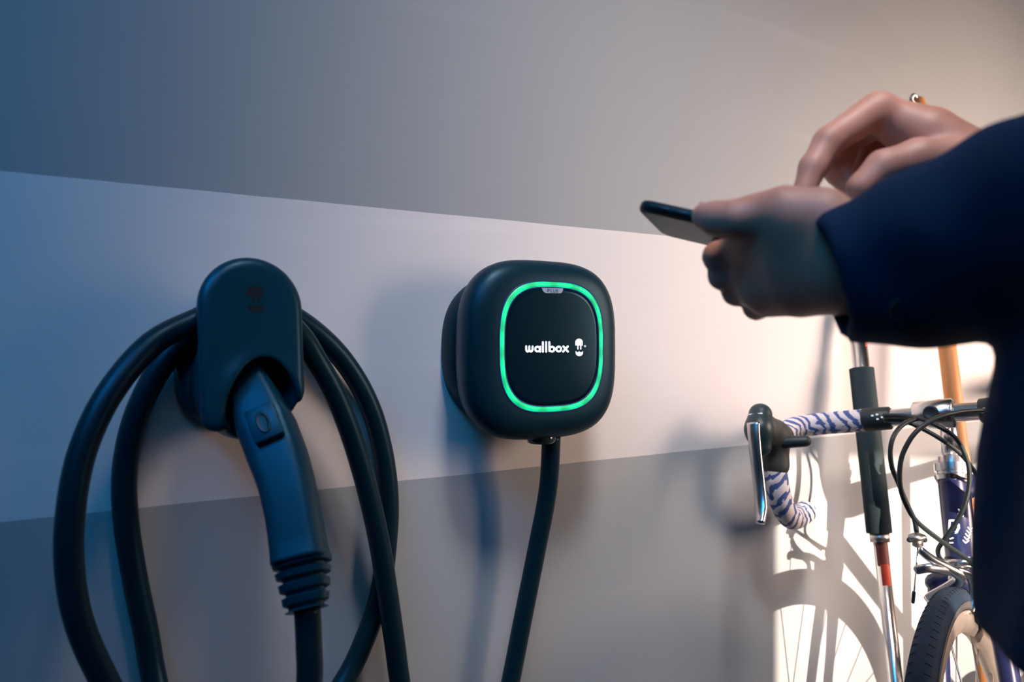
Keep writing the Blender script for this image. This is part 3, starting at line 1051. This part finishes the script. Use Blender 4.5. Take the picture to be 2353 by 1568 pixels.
bpart('brake_arm', flat_bar([BL(2102, 1311, .995), BL(2135, 1306, .985), BL(2175, 1312, .985), (BL(2210, 1316, .99)), BL(2232, 1330, 1.0), BL(2240, 1370, 1.0), BL(2228, 1410, .995)], (0.0055, 0.006), 0.0045), M['alu'])
bpart('brake_arm', flat_bar([BL(2112, 1262, .998), BL(2140, 1285, .99), BL(2175, 1305, .985), BL(2205, 1325, .985), BL(2190, 1345, 1.0), BL(2130, 1380, 1.03)], (0.0045, 0.0075), 0.0045), M['alu'])
bpart('brake_bolt', lathe(crown - AX * 0.02 + PN * 0.016, PN, [(0, 0.008), (0.02, 0.008), (0.022, 0.010), (0.03, 0.010), (0.032, 0.006), (0.034, 0)], 14), M['alu'])
for s_, nm in ((-1, 'brake_pad'), (1, 'brake_pad')):
    pcn = Vector((-0.13, 0.0185 * s_, RW + math.sqrt((RW - 0.034) ** 2 - 0.13 ** 2)))
    tdir = Vector((math.sqrt((RW - 0.034) ** 2 - 0.13 ** 2), 0, 0.13)).normalized()
    ndir = Vector((0, 1, 0)); bdir = tdir.cross(ndir)
    bpart(nm, box(pcn, tdir * 0.022, ndir * 0.0055, bdir * 0.006), M['blackm'], bevel=0.0015)
    bpart('pad_holder', joinm(box(pcn + ndir * 0.008 * s_, tdir * 0.017, ndir * 0.004, bdir * 0.007), tube([pcn + ndir * 0.01 * s_, pcn + ndir * 0.022 * s_], 0.006, 6)), M['alu'], bevel=0.0)

# frame behind (turned with the frame)
bb = (-0.575, 0, 0.275); seat_t = (-0.735, 0, 0.79)
hb_l, ht_l = crown + AX * 0.028, crown + AX * 0.092
FT = M['frame']
bpart('down_tube', tube([fr_(hb_l - AX * .004), fr_(bb)], 0.0155, 20), FT)
bpart('top_tube', tube([fr_(ht_l), fr_((-0.727, 0, 0.765))], 0.0138, 20), FT)
bpart('seat_tube', tube([fr_(bb), fr_(seat_t)], 0.0145, 20), FT)
for s_ in (-1, 1):
    bpart('chain_stay', tube([fr_((bb[0], 0.02 * s_, bb[2])), fr_((rear_c.x, 0.06 * s_, RW))], [0.011, 0.007], 12), FT)
    bpart('seat_stay', tube([fr_((-0.73, 0.012 * s_, 0.765)), fr_((rear_c.x, 0.06 * s_, RW))], 0.0075, 12), FT)
bpart('seat_post', tube([fr_(seat_t), fr_((-0.755, 0, 0.86))], 0.0135, 16), M['alu'])
sr = []
for x, wd, hh in ((-0.62, .012, .012), (-0.66, .02, .016), (-0.72, .026, .02), (-0.78, .05, .022), (-0.84, .068, .022), (-0.88, .058, .018), (-0.895, .02, .01)):
    sr.append([fr_((x, wd * a, 0.885 + hh * b)) for a, b in sq(1, 1, 2.4, 20)])
bpart('saddle', loft(sr), M['blackm'])
bpart('bottom_bracket', tube([fr_((bb[0], -0.036, bb[2])), fr_((bb[0], 0.036, bb[2]))], 0.02, 18), FT)
bpart('chainring', lathe(fr_((bb[0], -0.045, bb[2])), fr_((0, -1, 0)) - fr_((0, 0, 0)), [(0, 0.07), (0, 0.1), (0.003, 0.1), (0.003, 0.07), (0, 0.07)], 48), M['alud'])
for s_, dx in ((-1, 0.12), (1, -0.12)):
    e_ = (bb[0] + dx, 0.062 * s_, bb[2] - 0.118)
    bpart('crank', tube([fr_((bb[0], 0.055 * s_, bb[2])), fr_(e_)], [0.013, 0.009], 12, round_ends=True), M['alu'])
    bpart('pedal', box(fr_((e_[0], e_[1] + 0.05 * s_, e_[2])), Vector((0.04, 0, 0)), Vector((0, 0.04, 0)), Vector((0, 0, 0.008))), M['blackm'], bevel=0.003)


# print on the head tube: traced as angle (x, mm) and height (y, mm) round its front
def on_head(x, y, lift):
    r_ = 0.0197 + lift
    a_ = x / 19.7 + math.radians(14)
    return hb + AX * (y / 1000.0) + (PN * math.cos(a_) + Vector((0, 1, 0)) * math.sin(a_)) * r_


HP = 0.0003
dpts = [(-14, 33), (-4.5, 33), (-1, 39), (-1, 43), (-6, 48.5), (-11, 48.5), (-14, 33)]
obs = [ribbon(dpts, 3.0, on_head, HP), ribbon([(-14, 20), (-10, 20)], 2, on_head, HP), ribbon([(-13, 25), (-9, 26)], 2, on_head, HP)]
for k in range(5):
    for q in (-1, 1):
        x0, y0 = 5 + k * 1.9, 20 + k * 4.2
        obs.append(ribbon([(x0, y0), (x0 + 3.4 * q + 1.0, y0 + 3.2)], 1.6, on_head, HP))
obs.append(ribbon([(0, 57), (3, 53), (6, 55), (3, 59), (0, 57)], 1.4, on_head, HP))
obs.append(ribbon([(3, 59), (1, 63)], 1.6, on_head, HP))
ho = obj('head_emblem', joinm(*obs), M['print'], None, smooth=False)
ho.parent = htube
for o_ in bike.children:
    pass

# ================================================================ POLES AGAINST THE WALL
# metal pole with foam grip
pt_, pb_ = P(1966, 722, 1.245), P(2050, 1500, 1.150)
dirp = (pb_ - pt_)
k0 = (0.0 - pt_.z) / dirp.z
foot = pt_ + dirp * k0
dn = dirp.normalized()
pole = empty('extension_pole', foot, 'silver metal pole with black foam grip and red print leaning on the wall', 'pole')


def at_y(yy):
    """point of the pole whose bearing height is yy"""
    lo_, hi_ = 0.0, k0
    for _ in range(50):
        m_ = (lo_ + hi_) / 2
        q = pt_ + dirp * m_
        if 784 - (q.z - H) * F / q.y < yy: lo_ = m_
        else: hi_ = m_
    return pt_ + dirp * lo_


obj('upper_tube', tube([at_y(738), at_y(1240)], 0.0125, 24), M['alu'], pole)
obj('end_cap', tube([at_y(724), at_y(742)], 0.0138, 20, round_ends=True), M['blackm'], pole)
# corrugated foam sleeve
ga, gb = at_y(846), at_y(1226)
u_ = dn.orthogonal().normalized(); w_ = dn.cross(u_)
rg_ = []
for kk, rr_ in ((0, .9), (0.004, 1), (0.996, 1), (1, .9)):
    c = ga.lerp(gb, kk)
    rg_.append([c + (u_ * math.cos(2 * math.pi * j / 120) + w_ * math.sin(2 * math.pi * j / 120)) * (0.0172 + (0.0006 if j % 2 else 0)) * rr_ for j in range(120)])
obj('foam_grip', loft(rg_), M['foam'], pole)
obj('lower_tube', tube([at_y(1230), foot + Vector((0, 0, 0.02))], 0.0098, 20), M['alu'], pole)
obj('collar', tube([at_y(1226), at_y(1246)], 0.0135, 20), M['alud'], pole)
obj('foot_cap', tube([foot + Vector((0, 0, 0.03)) - dn * 0.0, foot + Vector((0, 0, 0.004))], [0.012, 0.014], 16), M['blackm'], pole)


def band(y0, y1, a0, a1, m, r0, name='printed_label'):
    c0, c1 = at_y(y0), at_y(y1)
    # angle measured from the direction facing the room
    f_ = (NV - dn * NV.dot(dn)).normalized(); s2 = dn.cross(f_)
    rows = []
    for c in (c0, c1):
        rows.append([c + (f_ * math.cos(math.radians(a0 + (a1 - a0) * j / 8)) + s2 * math.sin(math.radians(a0 + (a1 - a0) * j / 8))) * r0 for j in range(9)])
    v = rows[0] + rows[1]
    return obj(name, (v, [(j, j + 1, j + 10, j + 9) for j in range(8)]), m, pole)


band(1246, 1300, -20, 100, M['darkred'], 0.0101)
band(1296, 1345, 0, 75, M['red'], 0.0102)
band(776, 800, -20, 10, M['red'], 0.0127)
band(766, 769, -40, 40, M['blackm'], 0.0127)

# wooden broom handle
wt, wb = P(2112, 252, 1.335), P(2230, 1250, 1.262)
dw = wb - wt
kk = (0.0 - wt.z) / dw.z
wfoot = wt + dw * kk
br = empty('broom_handle', wfoot, 'plain orange-brown wooden handle leaning on the wall', 'pole')
obj('shaft', tube([wt, wfoot], 0.0135, 24, round_ends=False), M['wood'], br)
obj('hanging_tip', tube([wt - dw.normalized() * 0.012, wt + dw.normalized() * 0.004], [0.0105, 0.0138], 20, round_ends=True), M['wood'], br)
obj('hanging_hook', tube([wt + Vector((-0.010, -0.006, 0.004)), wt + Vector((-0.017, -0.008, 0.014)), wt + Vector((-0.012, -0.006, 0.022)), wt + Vector((-0.003, 0, 0.016))], 0.0035, 10, per=5, round_ends=True), M['alud'], br)

# ================================================================ PERSON
R3 = lambda q: np.array(P(*q))
# joints of the arms
lw = P(1950, 610, 0.515)                       # left wrist (near)
le = Vector((0.335, 0.215, H + 0.105)); ls = Vector((0.44, 0.19, H + 0.40))
rw_ = P(2262, 412, 0.60)                       # right wrist (far)
re = Vector((0.50, 0.55, H + 0.01)); rs = Vector((0.46, 0.53, H + 0.40))
tc_ = Vector((0.445, 0.36, H))                 # trunk axis at eye height

# hands: fine field
pts_all = [P(1590, 480, 0.56), P(1600, 720, 0.62), P(2330, 180, 0.64), P(2010, 760, 0.5), lw, rw_, P(1820, 440, .62), P(2000, 210, .66), P(1700, 560, .68)]
lo = np.min([np.array(q) for q in pts_all], 0) - 0.03
hi = np.max([np.array(q) for q in pts_all], 0) + 0.03
FH = Field(lo, hi, 0.0024)


def chain(pts, r, k=0.004): return FH.chain([R3(q) for q in pts], r, k)


# left hand: thumb lies along the near edge of the phone, fingers curl beneath it
L_palm = smin(FH.chain([R3((1925, 585, .515)), R3((1830, 560, .530)), R3((1745, 540, .548))], [.026, .027, .022]),
              FH.chain([R3((1925, 625, .520)), R3((1840, 640, .540)), R3((1770, 650, .560))], [.026, .0265, .0225]), 0.016)
L_palm = smin(L_palm, chain([(1890, 500, .510), (1800, 492, .520), (1740, 495, .528)], [.019, .0175, .0135]), 0.014)
L_palm = smin(L_palm, FH.cap(np.array(lw), np.array(lw.lerp(le, 0.55)), 0.027, 0.032), 0.014)
L_th = chain([(1750, 497, .527), (1690, 505, .530), (1650, 503, .540), (1622, 497, .550)], [.0135, .0125, .0118, .0098])
L_f = [chain([(1735, 560, .550), (1650, 590, .575), (1660, 572, .62), (1700, 560, .65)], [.0115, .0105, .0095, .008]),
       chain([(1745, 605, .556), (1663, 632, .580), (1672, 600, .625), (1715, 582, .655)], [.0118, .0108, .0095, .008]),
       chain([(1762, 650, .560), (1693, 670, .585), (1700, 630, .63), (1735, 605, .66)], [.0112, .0102, .009, .0078]),
       chain([(1790, 685, .560), (1738, 705, .585), (1742, 665, .625), (1765, 635, .655)], [.0100, .0092, .0082, .0072])]
lf = L_f[0]
for q in L_f[1:]: lf = smin(lf, q, 0.0015)
left = smin(L_palm, lf, 0.009)
left = smin(left, L_th, 0.006)
# right hand: index finger points down at the screen, the others are half curled
R_palm = smin(FH.chain([np.array(rw_), R3((2130, 318, .615)), R3((2030, 268, .622))], [.025, .024, .0155]),
              FH.chain([np.array(rw_), R3((2150, 345, .640)), R3((2080, 300, .665))], [.024, .023, .017]), 0.016)
R_palm = smin(R_palm, FH.cap(np.array(rw_), np.array(rw_.lerp(re, 0.5)), 0.026, 0.031), 0.012)
R_idx = chain([(2015, 252, .618), (1905, 325, .605), (1868, 385, .600), (1848, 440, .596)], [.0138, .0112, .0100, .0085])
R_mid = chain([(2035, 270, .645), (1945, 325, .640), (1925, 395, .632), (1955, 432, .625)], [.0130, .0108, .0098, .0085])
R_rin = chain([(2060, 290, .668), (1985, 345, .668), (1975, 410, .655), (2015, 440, .645)], [.0122, .0100, .0092, .0080])
R_lit = chain([(2090, 312, .685), (2025, 368, .690), (2020, 420, .675), (2055, 445, .665)], [.0110, .0090, .0082, .0072])
R_th = chain([(2215, 375, .590), (2110, 366, .585), (2030, 385, .582), (1978, 432, .582)], [.0175, .0150, .0125, .0105])
rf = smin(smin(R_idx, R_mid, 0.0015), smin(R_rin, R_lit, 0.0015), 0.0015)
right = smin(R_palm, rf, 0.007)
right = smin(right, R_th, 0.006)
handsv, handsf = FH.mesh(np.minimum(left, right), 1)

# rest of the body: coarser field (head, trunk, limbs under the clothes)
FBd = Field((0.20, 0.02, 0.02), (0.75, 0.70, H + 0.78), 0.010)
fx = Vector((-1, 0, 0))
shl = (ls + rs) / 2
bd_ = FBd.ell(tc_ + Vector((0, 0, 0.22)), [(1, 0, 0), (0, 1, 0), (0, 0, 1)], (0.100, 0.145, 0.20))
bd_ = smin(bd_, FBd.ell(tc_ + Vector((0, 0, 0.0)), [(1, 0, 0), (0, 1, 0), (0, 0, 1)], (0.10, 0.135, 0.2)), 0.04)
bd_ = smin(bd_, FBd.chain([ls, le], [0.05, 0.036]), 0.02)
bd_ = smin(bd_, FBd.chain([rs, re], [0.05, 0.036]), 0.02)
bd_ = smin(bd_, FBd.cap(le, lw.lerp(le, 0.5), 0.037, 0.031), 0.01)
bd_ = smin(bd_, FBd.cap(re, rw_.lerp(re, 0.5), 0.037, 0.031), 0.01)
neck_b = Vector((0.475, 0.36, H + 0.43)); head_c = Vector((0.43, 0.36, H + 0.60))
bd_ = smin(bd_, FBd.cap(neck_b, head_c - Vector((-0.02, 0, 0.05)), 0.055, 0.05), 0.02)
hd2 = smin(FBd.ell(head_c + Vector((0.015, 0, 0.02)), [(1, 0, 0), (0, 1, 0), (0, 0, 1)], (0.092, 0.074, 0.10)), FBd.ell(head_c + Vector((-0.035, 0, -0.05)), [(1, 0, 0), (0, 1, 0), (0, 0, 1)], (0.055, 0.055, 0.065)), 0.04)
hd2 = smin(hd2, FBd.cap(head_c + Vector((-0.078, 0, 0.012)), head_c + Vector((-0.100, 0, -0.022)), 0.010, 0.015), 0.012)
for s_ in (-1, 1):
    hd2 = smin(hd2, FBd.ell(head_c + Vector((0.015, 0.074 * s_, -0.005)), [(1, 0, 0), (0, 1, 0), (0, 0, 1)], (0.02, 0.012, 0.032)), 0.008)
    hd2 = smax(hd2, -FBd.ell(head_c + Vector((-0.092, 0.03 * s_, 0.018)), [(1, 0, 0), (0, 1, 0), (0, 0, 1)], (0.02, 0.018, 0.012)), 0.01)
hd2 = smin(hd2, FBd.cap(head_c + Vector((-0.083, -0.02, -0.062)), head_c + Vector((-0.083, 0.02, -0.062)), 0.009), 0.008)
bd_ = smin(bd_, hd2, 0.02)
for s_ in (-1, 1):
    hip = (0.49, 0.36 + 0.085 * s_, H - 0.12); kn = (0.475, 0.36 + 0.095 * s_, 0.46); an = (0.50, 0.36 + 0.10 * s_, 0.09)
    bd_ = smin(bd_, FBd.chain([hip, kn, an], [0.078, 0.052, 0.036], 0.01), 0.03)
    bd_ = smin(bd_, FBd.chain([an, (0.40, an[1], 0.05)], [0.036, 0.028]), 0.02)
bodyv, bodyf = FBd.mesh(bd_, 1)
person = obj('person', joinm((handsv, handsf), (bodyv, bodyf)), M['skin'], None, origin=(0.48, 0.36, 0.0))
tag(person, 'person in a dark navy jacket tapping a phone held in the left hand', 'person')


# jacket: sleeves with open cuffs, loose body with a flared hem
FJ = Field((0.16, 0.00, H - 0.36), (0.76, 0.70, H + 0.50), 0.0052)
gx, gy, gz = FJ.g[..., 0], FJ.g[..., 1], FJ.g[..., 2]
zr = gz - H


def prof_at(z, tab):
    zz = [t[0] for t in tab]
    return [np.interp(z, zz, [t[i] for t in tab]) for i in range(1, len(tab[0]))]


# (height, centre x, centre y, half depth, half breadth)
tab = [(-0.36, .420, .36, .190, .190), (-0.22, .422, .36, .182, .186), (-0.12, .424, .36, .183, .184), (-0.06, .426, .36, .184, .180), (0.0, .429, .36, .181, .176), (0.08, .438, .36, .165, .172), (0.22, .440, .36, .150, .176),
       (0.34, .445, .36, .128, .175), (0.41, .450, .36, .095, .140), (0.46, .460, .36, .068, .078), (0.50, .465, .36, .064, .070)]
cx, cy, rx, ry = prof_at(zr, tab)
ang = np.arctan2(gy - cy, gx - cx)
fold = 0.004 * np.sin(ang * 7 + zr * 9) + 0.003 * np.sin(ang * 13 - zr * 21)
kq = np.sqrt(((gx - cx) / rx) ** 2 + ((gy - cy) / ry) ** 2)
trunk = (kq - 1) * np.minimum(rx, ry) * 0.95 + fold * np.clip(1 - zr / 0.4, 0, 1)
hem = (H - 0.163) - 0.5 * np.clip(gx - 0.262, 0, 0.08) - gz       # hem drops away from the front edge
trunk_o = smax(trunk, hem, 0.008)
trunk_o = np.maximum(trunk_o, gz - (H + 0.475))
# sleeves
c0 = P(1908, 640, 0.505)                       # cuff centre
c1 = P(2150, 596, 0.470)
c2 = P(2353, 520, 0.425)
sl_pts = [np.array(q) for q in (c0, c1, c2, le, ls)]
sleeve = FJ.chain(sl_pts, [.0415, .0500, .0530, .0560, .0620], 0.012)
ax0 = np.array((c1 - c0).normalized())
# oblique cuff edge
cutn = np.array((P(1890, 500, .50) - P(1965, 770, .50)).cross(Vector((0.25, 1, 0.0))).normalized())
if cutn @ ax0 > 0: cutn = -cutn
cutd = (FJ.g - np.array(P(1898, 632, 0.505))) @ cutn
s_par = (FJ.g - sl_pts[0]) @ ax0
ph_ = 1.6 * np.sin(gz * 23 + gx * 17) + 1.1 * np.sin(gx * 31 - gy * 19)
wr = (0.0018 * np.sin(s_par * 105 + gz * 60 + ph_) + 0.0014 * np.sin(s_par * 61 + gy * 90 - gz * 110 - ph_)) * (0.6 + 0.4 * np.sin(gx * 13 + gz * 29))
sleeve = sleeve + wr * np.clip((s_par - 0.012) / 0.03, 0, 1)
wrist_hole = FJ.chain([np.array(c0 - (c1 - c0) * 0.4), np.array(c0), np.array(c1)], [.032, .032, .037], 0.0)
sleeve = smax(sleeve, cutd, 0.003)
# right sleeve
rc0 = rw_.lerp(re, 0.42)
rsl = FJ.cap(np.array(rc0), np.array(re), .038, .052) + wr
rax = np.array((re - rw_).normalized())
rsl = smax(rsl, -((FJ.g - np.array(rc0)) @ rax), 0.003)
rsl = smin(rsl, FJ.cap(np.array(re), np.array(rs), .052, .062) + wr, 0.012)
rhole = FJ.cap(np.array(rw_), np.array(rw_.lerp(re, 0.75)), .031, .038)
jk = smin(smin(trunk_o, sleeve, 0.012), rsl, 0.012)
jk = np.maximum(jk, -wrist_hole)
jk = np.maximum(jk, -rhole)
# hollow below so that the hem is open
inner = np.maximum(trunk + 0.012, (gz - (H - 0.10)))
jk = np.maximum(jk, -inner)
neckhole = FJ.cap(np.array(neck_b), np.array(head_c), 0.056, 0.056)
jk = np.maximum(jk, -neckhole)
jk_o = obj('jacket', FJ.mesh(jk, 2), M['jacket'], person)
# cuff button on the underside of the sleeve
bpos = P(2078, 752, 0.452)
bn = Vector((-0.25, -0.8, -0.55)).normalized()
bpos = c0.lerp(c1, 0.62) + bn * 0.0475
obj('button', lathe(bpos, bn, [(0, .008), (.002, .0085), (.0035, .0075), (.003, .006), (.0028, 0)], 20), M['blackm'], jk_o)

# trousers, shoes, hair
FT_ = Field((0.34, 0.12, 0.06), (0.64, 0.60, H + 0.0), 0.008)
trd = None
for s_ in (-1, 1):
    q = FT_.chain([(0.49, 0.36 + 0.082 * s_, H - 0.10), (0.475, 0.36 + 0.095 * s_, 0.46), (0.505, 0.36 + 0.10 * s_, 0.04)], [0.092, 0.072, 0.062], 0.01)
    trd = q if trd is None else smin(trd, q, 0.02)
trd = np.maximum(trd, 0.085 - FT_.g[..., 2])
trd = np.maximum(trd, FT_.g[..., 2] - (H - 0.06))
obj('trousers', FT_.mesh(trd, 2), M['trousers'], person)
for s_ in (-1, 1):
    FS = Field((0.30, 0.36 + 0.10 * s_ - 0.07, -0.01), (0.60, 0.36 + 0.10 * s_ + 0.07, 0.16), 0.005)
    yy = 0.36 + 0.10 * s_
    q = FS.chain([(0.535, yy, 0.045), (0.45, yy, 0.045), (0.37, yy, 0.038)], [0.040, 0.044, 0.038], 0.01)
    q = smin(q, FS.cap((0.505, yy, 0.06), (0.505, yy, 0.11), 0.043, 0.043), 0.015)
    q = np.maximum(q, 0.0 - FS.g[..., 2])
    q = np.maximum(q, FS.g[..., 2] - 0.115)
    obj('shoe', FS.mesh(q, 1), M['shoe'], person)
FHr = Field((head_c.x - 0.13, head_c.y - 0.13, head_c.z - 0.13), (head_c.x + 0.15, head_c.y + 0.13, head_c.z + 0.15), 0.006)
q = FHr.ell(head_c + Vector((0.022, 0, 0.028)), [(1, 0, 0), (0, 1, 0), (0, 0, 1)], (0.100, 0.083, 0.106))
hx = FHr.g - np.array(head_c)
q = np.maximum(q, -(hx[..., 0] + 0.055) * 1.0 - 0.0 - np.clip(hx[..., 2] - 0.06, 0, 1) * 2.2 * -1 * 0)
q = np.maximum(q, -(hx[..., 2] * 0.8 + hx[..., 0] + 0.01))
q = q + 0.003 * np.sin(hx[..., 1] * 160) * np.cos(hx[..., 0] * 70)
obj('hair', FHr.mesh(q, 1), M['hair'], person)
for s_ in (-1, 1):
    obj('eye', lathe(head_c + Vector((-0.070, 0.03 * s_, 0.016)), (-1, 0, 0), [(-0.011, 0), (-0.008, .008), (0, .011), (.006, .009), (.010, .004), (.011, 0)], 16), M['eye'], person)


# fingernails that the photo's angle can show
def nail(c, along, out, w_, l_):
    along = along.normalized(); out = (out - along * out.dot(along)).normalized(); sd = along.cross(out)
    rg_ = []
    for k in range(6):
        t = -1 + 2 * k / 5
        rg_.append([c + along * l_ * t + sd * w_ * x * (1 - 0.25 * t * t) + out * (0.0008 * (1 - x * x) * 1.5 + (0.0006 if y_ else 0)) for x, y_ in ((-1, 0), (-.5, 0), (0, 0), (.5, 0), (1, 0), (1, 1), (.5, 1), (0, 1), (-.5, 1), (-1, 1))])
    return loft(rg_)


tA, tB = P(1650, 503, .540), P(1622, 497, .550)
obj('fingernail', nail(tB - (tB - tA).normalized() * 0.001 + Vector((0.2, 0.15, 1)).normalized() * 0.0074, tB - tA, Vector((0.2, 0.15, 1)), .0058, .0062), M['nail'], person)
iA, iB = P(1868, 385, .600), P(1848, 440, .596)
obj('fingernail', nail(iB + Vector((-0.9, 0.1, 0.3)).normalized() * 0.0056, iB - iA, Vector((-0.9, 0.1, 0.3)), .005, .006), M['nail'], person)

# ================================================================ PHONE
pa = P(1462, 466, .615); pbn = P(1850, 552, .552)
Lx = (pbn - pa).normalized()
Wx = Vector((0.65, 0.72, -0.24)); Wx = (Wx - Lx * Wx.dot(Lx)).normalized()
Tx = Lx.cross(Wx).normalized()
if Tx.z < 0: Tx = -Tx
PLn, PWd, PTh = 0.145, 0.070, 0.0090
pcen = pa + Lx * PLn / 2 + Wx * PWd / 2
ph = empty('smartphone', pcen, 'black smartphone held flat above the charger stripe by two hands', 'phone')


def rrect(a, b, r, n=6):
    out = []
    for (sx, sy, q0) in ((1, 1, 0), (-1, 1, 90), (-1, -1, 180), (1, -1, 270)):
        for k in range(n + 1):
            t = math.radians(q0 + 90 * k / n)
            out.append((sx * (a - r) + r * math.cos(t), sy * (b - r) + r * math.sin(t)))
    return out


def pring(ins, tz, r=0.011):
    return [pcen + Lx * x + Wx * y + Tx * tz for x, y in rrect(PLn / 2 - ins, PWd / 2 - ins, r - ins * 0.5)]


obj('case', loft([pring(.0025, -PTh / 2), pring(.0008, -PTh / 2 + .0012), pring(0, -PTh / 2 + .003), pring(0, PTh / 2 - .002), pring(.0008, PTh / 2 - .0005), pring(.002, PTh / 2)]), M['phone'], ph, angle=40)
obj('back_panel', loft([pring(.0030, -PTh / 2 + .0002), pring(.0034, -PTh / 2 - .0005)]), M['phoneback'], ph, smooth=False)
obj('screen', loft([pring(.0030, PTh / 2 - .0002), pring(.0032, PTh / 2 + .0004)]), M['screen'], ph, smooth=False)
for k in (0.022, 0.036):
    obj('side_key', box(pa + Lx * k + Tx * 0.0 - Wx * 0.0003, Lx * 0.005, Wx * 0.0006, Tx * 0.0012), M['phone'], ph, bevel=0.0003)

for o_ in list(bpy.data.objects):
    if '_local' in o_.keys():
        del o_['_local']
